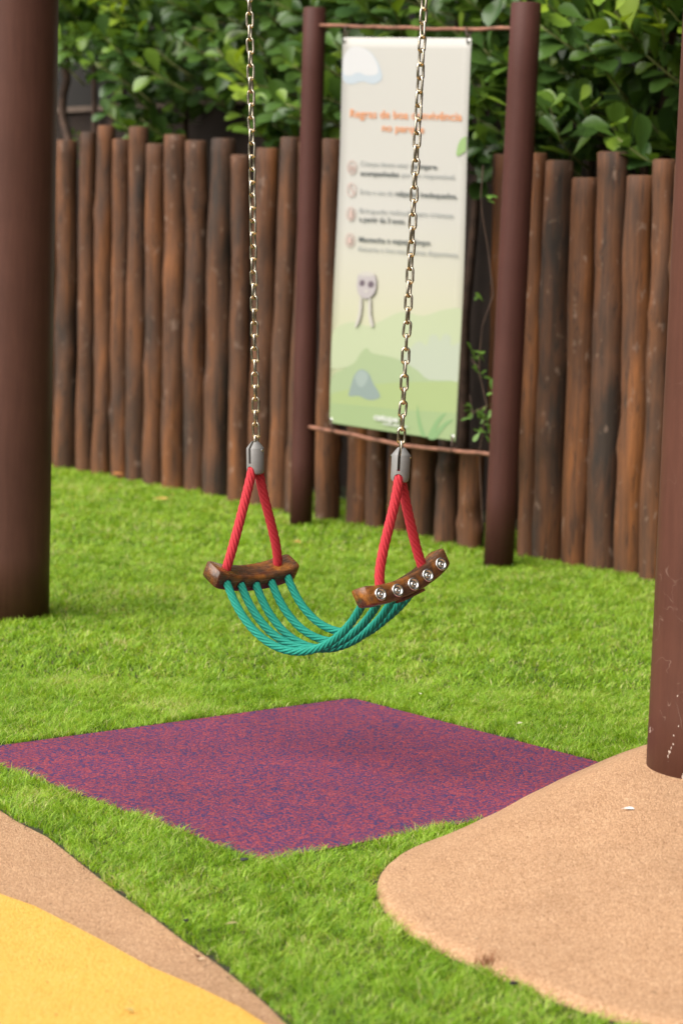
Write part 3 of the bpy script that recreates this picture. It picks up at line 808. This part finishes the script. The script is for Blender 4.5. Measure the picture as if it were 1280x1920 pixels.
# green seat ropes
def fuzz(P, fr, rad, count, seed):
    rr = random.Random(seed); b = MB()
    for _ in range(count):
        i = rr.randrange(2, len(P) - 2); th = rr.uniform(0, 6.28)
        o_ = fr[i][0] * math.cos(th) + fr[i][1] * math.sin(th); tg = (P[i + 1] - P[i]).normalized()
        q = P[i] + o_ * rad * 0.95
        tip = q + (o_ * rr.uniform(0.3, 1.0) + tg * rr.uniform(-1, 1) + Vector((rr.uniform(-1, 1), rr.uniform(-1, 1), rr.uniform(-1, 1))) * 0.5) * rr.uniform(0.0015, 0.0045)
        w = tg.cross(o_) * 0.0003
        b.add([q - w, q + w, tip], [(0, 1, 2)])
    return b
ML3, MR3 = ML.to_3x3(), MR.to_3x3()
holesR = list(reversed(holes))
for k in range(5):
    h0 = ML @ Vector((holes[k], TH / 2 - 0.012, sagf(holes[k])))
    h1 = MR @ Vector((holesR[k], TH / 2 - 0.012, sagf(holes[k])))
    v0 = (ML3 @ Vector((0, 1, -0.55))).normalized(); v1 = (MR3 @ Vector((0, 1, -0.55))).normalized()
    a = 0.25
    wob = Vector((0, 0, 0.006 * math.sin(k * 2.1)))
    pts = [h0] + bez(h0 + ML3 @ Vector((0, 0.013, 0)), h0 + v0 * a + wob, h1 + v1 * a + wob, h1 + MR3 @ Vector((0, 0.013, 0)), 60) + [h1]
    b, P, fr = rope(pts, 0.0097, 0.105, 6, -1, sides=7, phase=k * 0.7)
    ro = b.build('seat_rope', M_GREEN, swing)
    fz = fuzz(P, fr, 0.0097, 1500, k).build('fuzz', M_GREEN, ro); fz['kind'] = 'stuff'

# ---------------------------------------------------------------- plants behind the fence
def leaf_mesh(name, seed, m, width=0.62, shape=0.66):
    rr = random.Random(seed); V = []; F = []
    ts = [0, 0.1, 0.25, 0.42, 0.6, 0.76, 0.9, 1.0]
    curl = rr.uniform(-0.10, 0.28); fold = rr.uniform(0.05, 0.22); tw = rr.uniform(-0.25, 0.25)
    for t in ts:
        w = width / 2 * {0: .06, .1: .10, .25: .36, .42: .70, .6: .95, .76: 1.0, .9: .74, 1.0: .18}[t]
        z = -curl * t * t
        for s in (-1, 0, 1):
            V.append(Vector((s * w, t, z + abs(s) * w * fold * 2 + s * w * tw * t)))
    for i in range(len(ts) - 1):
        for s in (0, 1):
            a = i * 3 + s; F.append((a, a + 1, a + 4, a + 3))
    me = mesh(name, V, F, m)
    at_ = me.attributes.new('tone', 'FLOAT', 'POINT'); tone = rr.uniform(0.05, 0.85)
    at_.data.foreach_set('value', [tone] * len(V))
    return me, V, F, tone
LEAVES = [leaf_mesh('leaf', s, M_LEAF) for s in range(9)]
YOUNG = [leaf_mesh('leaf', 40 + s, M_LEAF) for s in range(2)]
for me, V, F, t in YOUNG: me.attributes['tone'].data.foreach_set('value', [1.0] * len(V))
VINES = [leaf_mesh('leaf', 80 + s, M_VINE, 0.42) for s in range(4)]
def leaf_matrix(pos, d, up, size):
    d = d.normalized(); x = d.cross(up)
    if x.length < 1e-3: x = Vector((1, 0, 0))
    x.normalize(); z = x.cross(d)
    return basis(x * size, d * size, z * size, pos)
def joined_leaves(name, items, parent, m, origin):
    V = []; F = []; tn = []
    for (k, M, src) in items:
        me, lv, lf, t = src[k]; n = len(V)
        V += [M @ v - origin for v in lv]; F += [tuple(i + n for i in f) for f in lf]; tn += [t] * len(lv)
    me = mesh(name, V, F, m); me.attributes.new('tone', 'FLOAT', 'POINT').data.foreach_set('value', tn)
    o = link(name, me, parent); o['kind'] = 'stuff'; return o

HD = 0.30       # the hedge stands this far behind the fence line
def hedge_u(px, py, off): 
    d = ray(px, py); p = A + FN * off; s = (p - O).dot(FN) / d.dot(FN); return O + d * s
# lower outline of the foliage as seen over the fence (px, py)
low_px = [(60, 90), (112, 95), (150, 125), (180, 235), (250, 238), (285, 165), (330, 150), (390, 160), (410, 225), (450, 262), (560, 268), (640, 262), (760, 285), (880, 305), (930, 285), (1000, 285), (1060, 300), (1140, 290), (1185, 270), (1240, 290), (1330, 300), (1500, 300)]
low = []
for x, y in low_px:
    p = hedge_u(x, y, 0.1); low.append(((p - A).dot(FU), p.z))
def zlow(u):
    if u <= low[0][0]: return low[0][1]
    for i in range(len(low) - 1):
        if u <= low[i + 1][0]:
            w = (u - low[i][0]) / (low[i + 1][0] - low[i][0]); return low[i][1] * (1 - w) + low[i + 1][1] * w
    return low[-1][1]
def shrub(label, u0, u1, n_twig, seed, young, lsize, dens=1.0, front=0.0, ztop=2.75):
    rr = random.Random(seed)
    um = (u0 + u1) / 2; base = A + FU * um + FN * (HD + 0.25); base.z = 0
    root = empty('hedge_shrub', base, label, 'shrub', 'shrubs behind the log fence')
    for s in range(3):
        us = um + rr.uniform(-0.5, 0.5) * (u1 - u0); P = [A + FU * us + FN * (HD + 0.25 + rr.uniform(-0.1, 0.1))]
        for i in range(6):
            P.append(P[-1] + Vector((rr.uniform(-0.05, 0.05), rr.uniform(-0.05, 0.05), 0.42)))
        MB().add(*tube([p - base for p in P], [0.028 - 0.003 * i for i in range(7)], 9)).build('stem', M_BARK, root)
    items = []
    for k in range(n_twig):
        u = rr.uniform(u0, u1); zl = zlow(u); tz = zl + (ztop - zl) * rr.random() ** 0.85
        depth = rr.uniform(-0.27, 0.32) - front * rr.random()
        tip = A + FU * u + FN * (HD * 0.6 + depth); tip.z = tz
        st = tip + FN * rr.uniform(0.16, 0.34) + FU * rr.uniform(-0.18, 0.18) + Vector((0, 0, -rr.uniform(0.02, 0.22)))
        mid = (st + tip) / 2 + Vector((rr.uniform(-0.04, 0.04), rr.uniform(-0.04, 0.04), rr.uniform(-0.05, 0.02)))
        path = bez(st, mid, mid, tip, 7)
        if depth < 0.12: MB().add(*tube([p - base for p in path], [0.0055 - 0.0004 * i for i in range(8)], 6)).build('branch', M_STEM, root)
        axis = (tip - mid).normalized(); nleaf = 0
        is_y = rr.random() < young
        for i in range(2, 8):
            p = path[i]; side = axis.cross(Vector((0, 0, 1)));  side = side.normalized() if side.length > 1e-3 else Vector((1, 0, 0))
            rotm = Matrix.Rotation(rr.uniform(0, 3.14) if i % 2 else rr.uniform(0, 3.14) + 1.57, 3, axis)
            for sg in (-1, 1):
                if rr.random() > 0.9 * dens: continue
                d = (rotm @ side) * sg * rr.uniform(0.7, 1.1) + axis * rr.uniform(0.35, 1.1) + Vector((0, -0.12, 0.10))
                up = Vector((rr.uniform(-0.6, 0.5), rr.uniform(-1.1, -0.1), 1.0))
                sz = lsize * rr.uniform(0.60, 1.2) * (0.8 if i == 7 else 1)
                src = YOUNG if is_y and i >= 5 else LEAVES
                items.append((rr.randrange(len(src)), leaf_matrix(p + axis * 0.002, d, up, sz), src))
    items.sort(key=lambda t: (t[1].translation - O).length - 0.5 * t[1].translation.z)
    for (k, M, src) in items[:290]:
        link('leaf', src[k][0], root, T(-base) @ M)
    if len(items) > 290: joined_leaves('foliage', items[290:], root, M_LEAF, base)
    return root
def U(px, py=240): return (hedge_u(px, py, HD) - A).dot(FU)
shrub('round-leaved green shrub behind the fence between the thick grassed post and the first chain', U(112), U(330, 120), 120, 21, 0.25, 0.122)
shrub('leafy green shrub hanging low over the log tops beside the banner frame', U(330, 120), U(600), 125, 22, 0.22, 0.122)
shrub('shaded green shrub half hidden behind the rules banner', U(600), U(900), 110, 23, 0.05, 0.118)
shrub('dark shrub with spoon-shaped leaves just past the maroon pole away from the chains', U(900), U(1165), 105, 24, 0.12, 0.128)
shrub('pale green shrub with long leafy sprays beside the chipped post', U(1165), U(1420), 80, 25, 0.45, 0.132, 1.0, 0.12)
shrub('light green shrub behind the thick post that stands in grass', U(-160), U(100), 60, 26, 0.3, 0.108)

shrub('broad-leaved shrub past the chipped post where the log fence runs on', U(1420), U(1420) + 1.5, 70, 27, 0.3, 0.125)

# a deeper screen of foliage, an old wall with a pale top rail, and a dark wall added beyond, tall and long to block sky light
rr = random.Random(5)
base = A + FN * 1.15 + FU * 2.2; base.z = 0
items = []
for k in range(6900):
    u = rr.uniform(-2.2, 8.2); p = A + FU * u + FN * (1.05 + rr.uniform(-0.22, 0.3)); p.z = rr.uniform(1.45, 3.3)
    if nz(u * 2.3, p.z * 2.3, 4) < -0.42 or (u < U(185) and p.z < 2.12): continue
    d = Vector((rr.uniform(-1, 1), rr.uniform(-1.2, 0.4), rr.uniform(-0.7, 0.5)))
    items.append((rr.randrange(9), leaf_matrix(p, d, Vector((rr.uniform(-.5, .5), rr.uniform(-.8, .2), 1)), rr.uniform(0.07, 0.11)), LEAVES))
o = joined_leaves('background_foliage', items, None, M_LEAF, base); o.location = base
tag(o, 'dense dark green foliage filling the gaps behind the shrubs', 'foliage', kind='stuff')
def wall_box(name, u0, u1, off, th, z0, z1, m, parent=None):
    p = A + FU * u0 + FN * off; p.z = z0
    V, F = box(0, u1 - u0, 0, th, 0, z1 - z0)
    return MB().add(V, F, basis(FU, FN, Vector((0, 0, 1)))).build(name, m, parent, T(p), False)
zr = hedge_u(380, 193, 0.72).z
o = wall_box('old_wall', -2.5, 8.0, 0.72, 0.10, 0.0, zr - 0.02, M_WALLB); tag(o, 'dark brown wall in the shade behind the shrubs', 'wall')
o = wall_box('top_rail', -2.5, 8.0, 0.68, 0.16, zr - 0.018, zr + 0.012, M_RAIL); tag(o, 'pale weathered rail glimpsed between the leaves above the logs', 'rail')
o = wall_box('sky_block_wall', -5, 17.0, 1.55, 0.2, 0.0, 6.5, M_BACK); tag(o, 'tall dark wall added behind all the foliage to block sky light', 'wall')
# bare twisted trunk at the thick post
P = [hedge_u(x, y, 0.25) for x, y in [(134, 300), (128, 255), (118, 220), (117, 185), (126, 150), (121, 110), (130, 70), (124, 20), (128, -60)]]
P = [Vector((P[0].x, P[0].y, 0))] + P
tb = P[0]
MB().add(*tube([p - tb for p in resample(P, 40)[0]], 0.022, 10)).build('bare_trunk', M_BARK, None, T(tb))
tag(bpy.data.objects['bare_trunk'], 'thin crooked bare trunk rising behind the first log next to the thick post', 'trunk')

def vine(label, stems_px, spots, size, seed, off=-0.03):
    rr = random.Random(seed); b0 = plane_hit(*stems_px[0][0], -0.06); b0 = Vector((b0.x, b0.y, 0))
    def hit(x, y, o): return plane_hit(x, y, o)
    root = empty('climbing_vine', b0, label, 'vine')
    for st in stems_px:
        pts = [hit(x, y, off + rr.uniform(-0.03, 0.01)) for x, y in st]
        MB().add(*tube([p - b0 for p in resample(pts, 24)[0]], 0.0022, 6)).build('stem', M_BARK, root)
    for (x, y, n, spread) in spots:
        for _ in range(n):
            c = hit(x + rr.gauss(0, spread), y + rr.gauss(0, spread), off + rr.uniform(-0.05, 0.03))
            d = Vector((rr.uniform(-1, 1), rr.uniform(-0.9, 0.1), rr.uniform(-0.5, 0.9)))
            k = rr.randrange(4)
            link('leaf', VINES[k][0], root, T(-b0) @ leaf_matrix(c, d, Vector((rr.uniform(-.3, .3), -0.5, 1)), size * rr.uniform(0.7, 1.15)))
vine('small-leaved vine climbing the dark gap between the banner and the maroon pole',
     [[(905, 1000), (898, 850), (912, 760), (896, 690), (905, 600), (925, 560), (915, 470), (900, 380), (905, 310)], [(912, 760), (885, 775), (880, 740)], [(896, 690), (882, 672)]],
     [(893, 676, 8, 9), (900, 700, 4, 8), (884, 772, 7, 6), (912, 790, 13, 10), (905, 815, 6, 8), (918, 735, 4, 6), (905, 372, 3, 9), (900, 560, 2, 10)], 0.044, 3)
vine('few green sprigs growing through the gap beside the first log',
     [[(148, 760), (150, 500), (147, 380), (151, 300), (146, 250)]], [(150, 278, 7, 9), (148, 318, 7, 10), (150, 262, 4, 7)], 0.05, 9, -0.45)

# ---------------------------------------------------------------- lawn
def grass(name, zones, outer):
    allv, alle, allt = [], [], []
    Vs = []; tone_s = []; nblade = 0; faces = []
    for (y0, y1, dens, wid, hgt, m0, marg) in [(*q[:5], None, q[5]) for q in zones] + outer:
        xm = lambda y: 0.152 * y + marg
        W = xm(y1); n = int(dens * 2 * W * (y1 - y0))
        P = np.column_stack([rng.uniform(-W, W, n), rng.uniform(y0, y1, n)])
        P = P[np.abs(P[:, 0]) < 0.152 * P[:, 1] + marg]
        if m0 is not None: P = P[np.abs(P[:, 0]) >= 0.152 * P[:, 1] + m0]
        keep = ~inside(P, [tuple(p) for p in MAT_POLY]) & ~inside(P, PATH_POLY) & ~inside(P, MOUND)
        keep &= ((P - np.array([bl.x, bl.y])) ** 2).sum(1) > wl_post ** 2
        # stop at the fence
        q = P - np.array([A.x, A.y]); keep &= (q @ np.array([FN.x, FN.y])) < 0.35
        P = P[keep]; n = len(P)
        eg = np.minimum(np.minimum(dist_poly(P, [tuple(p) for p in MAT_POLY]), dist_poly(P, PATH_POLY)), dist_poly(P, MOUND))
        wv = (np.sin(P[:, 0] * 31 + 1) + np.sin(P[:, 1] * 37 + 2) + np.sin((P[:, 0] - P[:, 1]) * 67) + np.sin((P[:, 0] + P[:, 1]) * 113)) / 4
        P = P[eg > 0.003 + 0.026 * np.clip(wv - 0.05, 0, 1)]; n = len(P)
        # clumped lean direction and height
        def field(s, o):
            a = np.sin(P[:, 0] * s * 1.7 + o) + np.sin(P[:, 1] * s * 1.3 + 2 * o) + np.sin((P[:, 0] + P[:, 1]) * s * 2.1 + 3 * o) + np.sin((P[:, 0] - 0.6 * P[:, 1]) * s * 2.9 + 0.7 * o)
            return a / 4
        ang = rng.normal(0, 1.25, n) + (field(9, 1.0) + field(23, 2.0) + field(41, 5.0)) * 3.2
        lean = np.abs(rng.normal(0.95, 0.42, n)) + 0.15
        h = hgt * (0.78 + 0.35 * field(14, 4.0)) * rng.uniform(0.55, 1.4, n)
        edge = np.minimum(np.minimum(dist_poly(P, [tuple(p) for p in MAT_POLY]), dist_poly(P, PATH_POLY)), dist_poly(P, MOUND))
        h *= 1 + 0.15 * np.exp(-edge / 0.02) * rng.random(n)
        w = wid * rng.uniform(0.7, 1.3, n)
        d = np.column_stack([np.cos(ang), np.sin(ang)]); s = np.column_stack([-np.sin(ang + rng.normal(0, 0.7, n)), np.cos(ang + rng.normal(0, 0.7, n))])
        def lvl(t, zc, lc):
            c = np.zeros((n, 3)); c[:, :2] = P + d * (h * lean * lc)[:, None]; c[:, 2] = h * zc / np.sqrt(1 + 0.35 * lean ** 2); return c
        c0, c1, c2 = lvl(0, 0, 0), lvl(0.5, 0.58, 0.30), lvl(1, 0.95, 1.0)
        s3 = np.column_stack([s, np.zeros(n)])
        V = np.stack([c0 - s3 * (w * 0.5)[:, None], c0 + s3 * (w * 0.5)[:, None], c1 - s3 * (w * 0.42)[:, None], c1 + s3 * (w * 0.42)[:, None], c2], 1).reshape(-1, 3)
        tone = np.clip(0.46 + 0.34 * rng.normal(0, 1, n) + 0.20 * field(5, 6.0) + 0.20 * field(31, 3.0), 0, 0.9)
        dry = rng.random(n) < 0.06; tone[dry] = rng.uniform(0.95, 1.25, dry.sum())
        Vs.append(V); tone_s.append(np.repeat(tone, 5)); nblade += n
    V = np.concatenate(Vs); tone = np.concatenate(tone_s)
    me = bpy.data.meshes.new(name)
    nb = nblade; base = np.arange(nb) * 5
    loops = np.stack([base, base + 1, base + 3, base + 2, base + 2, base + 3, base + 4], 1).reshape(-1)
    me.vertices.add(len(V)); me.vertices.foreach_set('co', V.astype(np.float32).reshape(-1))
    me.loops.add(len(loops)); me.loops.foreach_set('vertex_index', loops.astype(np.int32))
    tot = np.tile([4, 3], nb); st = np.concatenate([[0], np.cumsum(tot)[:-1]])
    me.polygons.add(len(tot)); me.polygons.foreach_set('loop_start', st.astype(np.int32)); me.polygons.foreach_set('loop_total', tot.astype(np.int32))
    me.update(calc_edges=True)
    me.polygons.foreach_set('use_smooth', np.ones(len(tot), bool))
    me.attributes.new('tone', 'FLOAT', 'POINT').data.foreach_set('value', tone.astype(np.float32))
    me.materials.append(M_GRASS); print('blades', nb)
    o = link(name, me); tag(o, 'bright green lawn of short dense grass around the mat and the mound', 'grass', kind='stuff')
    return o
grass('grass', [(3.3, 6.4, 74000, 0.0015, 0.0215, 0.30), (6.4, 9.0, 24000, 0.0026, 0.025, 0.35), (9.0, 13.6, 11000, 0.0042, 0.027, 0.5)], [(3.3, 6.4, 9000, 0.0030, 0.025, 0.30, 1.5), (6.4, 9.0, 9000, 0.0036, 0.026, 0.35, 1.7), (9.0, 13.6, 6000, 0.0048, 0.028, 0.5, 1.5)])

# ---------------------------------------------------------------- litter on the lawn
def litter(name, px, py, size, col, label, cat, seed, z=0.03, curl=0.3, width=0.5):
    m = simple(name + '_skin', col, 0.6, 0, 0.25, 60)
    me, V, F, t = leaf_mesh(name, seed, m, width)
    rr = random.Random(seed); p = G(px, py, z)
    d = Vector((math.cos(seed), math.sin(seed) * 0.8, rr.uniform(-0.1, 0.25)))
    o = link(name, me, None, leaf_matrix(p, d, Vector((rr.uniform(-.3, .3), rr.uniform(-.4, 0), 1)), size))
    tag(o, label, cat, 'litter lying on the lawn and rubber'); return o
litter('fallen_leaf', 284, 934, 0.075, (0.50, 0.33, 0.08), 'curled pale yellow leaf fallen on the far lawn below the logs', 'leaf', 0.2)
litter('fallen_leaf', 234, 889, 0.06, (0.42, 0.17, 0.04), 'orange brown leaf lying against the foot of the log fence', 'leaf', 3)
litter('fallen_leaf', 326, 929, 0.04, (0.40, 0.24, 0.06), 'small yellow brown leaf beside the larger curled yellow leaf', 'leaf', 2)
litter('fallen_leaf', 547, 1016, 0.035, (0.50, 0.26, 0.07), 'small orange leaf on the grass between the red hanger and the maroon pole', 'leaf', 6)
litter('fallen_leaf', 968, 1357, 0.022, (0.62, 0.60, 0.38), 'tiny pale petal in the grass beyond the mat edge near the chipped post', 'leaf', 1, 0.034)
litter('fallen_leaf', 783, 1299, 0.020, (0.60, 0.58, 0.40), 'tiny pale petal in the grass beyond the far corner of the mat', 'leaf', 5, 0.034)
litter('fallen_leaf', 372, 1797, 0.020, (0.16, 0.06, 0.03), 'small dark brown leaf on the edge of the tan path', 'leaf', 8, 0.010)
litter('fallen_leaf', 387, 1795, 0.016, (0.62, 0.45, 0.30), 'curled straw coloured leaf where tan path meets grass', 'leaf', 4, 0.014)
litter('fallen_leaf', 420, 1733, 0.026, (0.36, 0.30, 0.13), 'faded olive leaf lying in the near grass', 'leaf', 7, 0.034)
litter('fallen_leaf', 232, 1891, 0.018, (0.34, 0.30, 0.10), 'dry greenish leaf lying flat on the yellow lane', 'leaf', 12, 0.013)
p = G(1163, 1516, 0.115); o = litter('paper_scrap', 1163, 1516, 0.026, (0.80, 0.80, 0.80), 'tiny scrap of white paper lying on the tan mound', 'paper', 6.2, 0.1)
# put the scrap on the mound
for _ in range(12):
    zz = mound_z(p.x, p.y) + 0.006; p = G(1163, 1516, zz)
o.matrix_local = leaf_matrix(p, Vector((1, 0.1, 0.05)), Vector((0, 0.05, 1)), 0.026)
def clod(px, py, size, col, label, name, seed):
    bm = bmesh.new(); bmesh.ops.create_icosphere(bm, subdivisions=2, radius=size)
    for v in bm.verts:
        v.co *= 1 + 0.45 * nz(v.co.x / size + seed, v.co.y / size, v.co.z / size); v.co.z *= 0.6; v.co.x *= 1.4
    me = bpy.data.meshes.new(name); bm.to_mesh(me); bm.free(); me.materials.append(simple(name, col, 0.9, 0, 0.3, 200))
    o = link(name, me, None, T(G(px, py, 0.02))); tag(o, label, 'soil clod', 'litter lying on the lawn and rubber')
clod(458, 1611, 0.006, (0.03, 0.035, 0.03), 'dark crumb of soil at the near corner of the mat', 'soil_clod', 1)
clod(349, 1725, 0.0035, (0.02, 0.02, 0.02), 'black crumb lying in the near strip of grass', 'soil_clod', 5)
clod(962, 1843, 0.005, (0.02, 0.015, 0.012), 'black crumb at the foot of the mound', 'soil_clod', 9)
# dry tuft rooted at the mound's rim
rr = random.Random(3); b = MB(); q0 = G(912, 1822, 0.0)
for k in range(26):
    q = q0 + Vector((rr.gauss(0, 0.012), rr.gauss(0, 0.008), 0.012)); d = Vector((rr.uniform(-1, 1), rr.uniform(-0.6, 0.6), rr.uniform(0.5, 1.6))).normalized() * rr.uniform(0.015, 0.04)
    w = Vector((0.0011, 0, 0)); b.add([q - w, q + w, q + d], [(0, 1, 2)])
tag(b.build('dry_tuft', simple('dry_tuft', (0.28, 0.11, 0.05), 0.8), None, T(q0), origin=q0), 'reddish dry tuft rooted at the rim of the mound', 'dry grass')

# crumbs, straw and dirt along the edges of the paths and on the rubber
rr = random.Random(17); b = MB()
def crumb(q, sz):
    a = rr.uniform(0, 3.14); d = Vector((math.cos(a), math.sin(a), rr.uniform(-0.1, 0.3))); sd = Vector((-d.y, d.x, rr.uniform(-0.3, 0.3)))
    L, w = sz * rr.uniform(0.8, 2.6), sz * rr.uniform(0.25, 0.6); up = Vector((0, 0, sz * 0.35))
    b.add([q - d * L, q - sd * w + up, q + d * L, q + sd * w + up * 0.4, q + up * 1.4], [(0, 1, 4), (1, 2, 4), (2, 3, 4), (3, 0, 4)])
ep = [G(x, y) for x, y in edge_tan]
for _ in range(150):
    i = rr.randrange(len(ep) - 1); q = ep[i].lerp(ep[i + 1], rr.random()); q = q + Vector((rr.gauss(-0.006, 0.012), rr.gauss(0, 0.010), 0.0065)); crumb(q, rr.uniform(0.0012, 0.0035))
for _ in range(70):
    q = G(rr.uniform(0, 520), rr.uniform(1560, 1915), 0.0100)
    if inside(np.array([[q.x, q.y]]), PATH_POLY)[0]: crumb(q, rr.uniform(0.0008, 0.0022))
for _ in range(60):
    i = rr.randrange(len(MOUND)); q = Vector((*MOUND[i], 0)).lerp(Vector((*MOUND[(i + 1) % len(MOUND)], 0)), rr.random()); q = q.lerp(Vector((MC.x, MC.y, 0)), rr.uniform(0.005, 0.10)); q.z = mound_z(q.x, q.y) + 0.001; crumb(q, rr.uniform(0.0010, 0.0028))
o = b.build('debris', simple('debris', (0.09, 0.05, 0.03), 0.9, 0, 0.6, 300), None, None, False)
tag(o, 'fine dark crumbs of soil and straw scattered along the edges of the rubber', 'debris', kind='stuff')
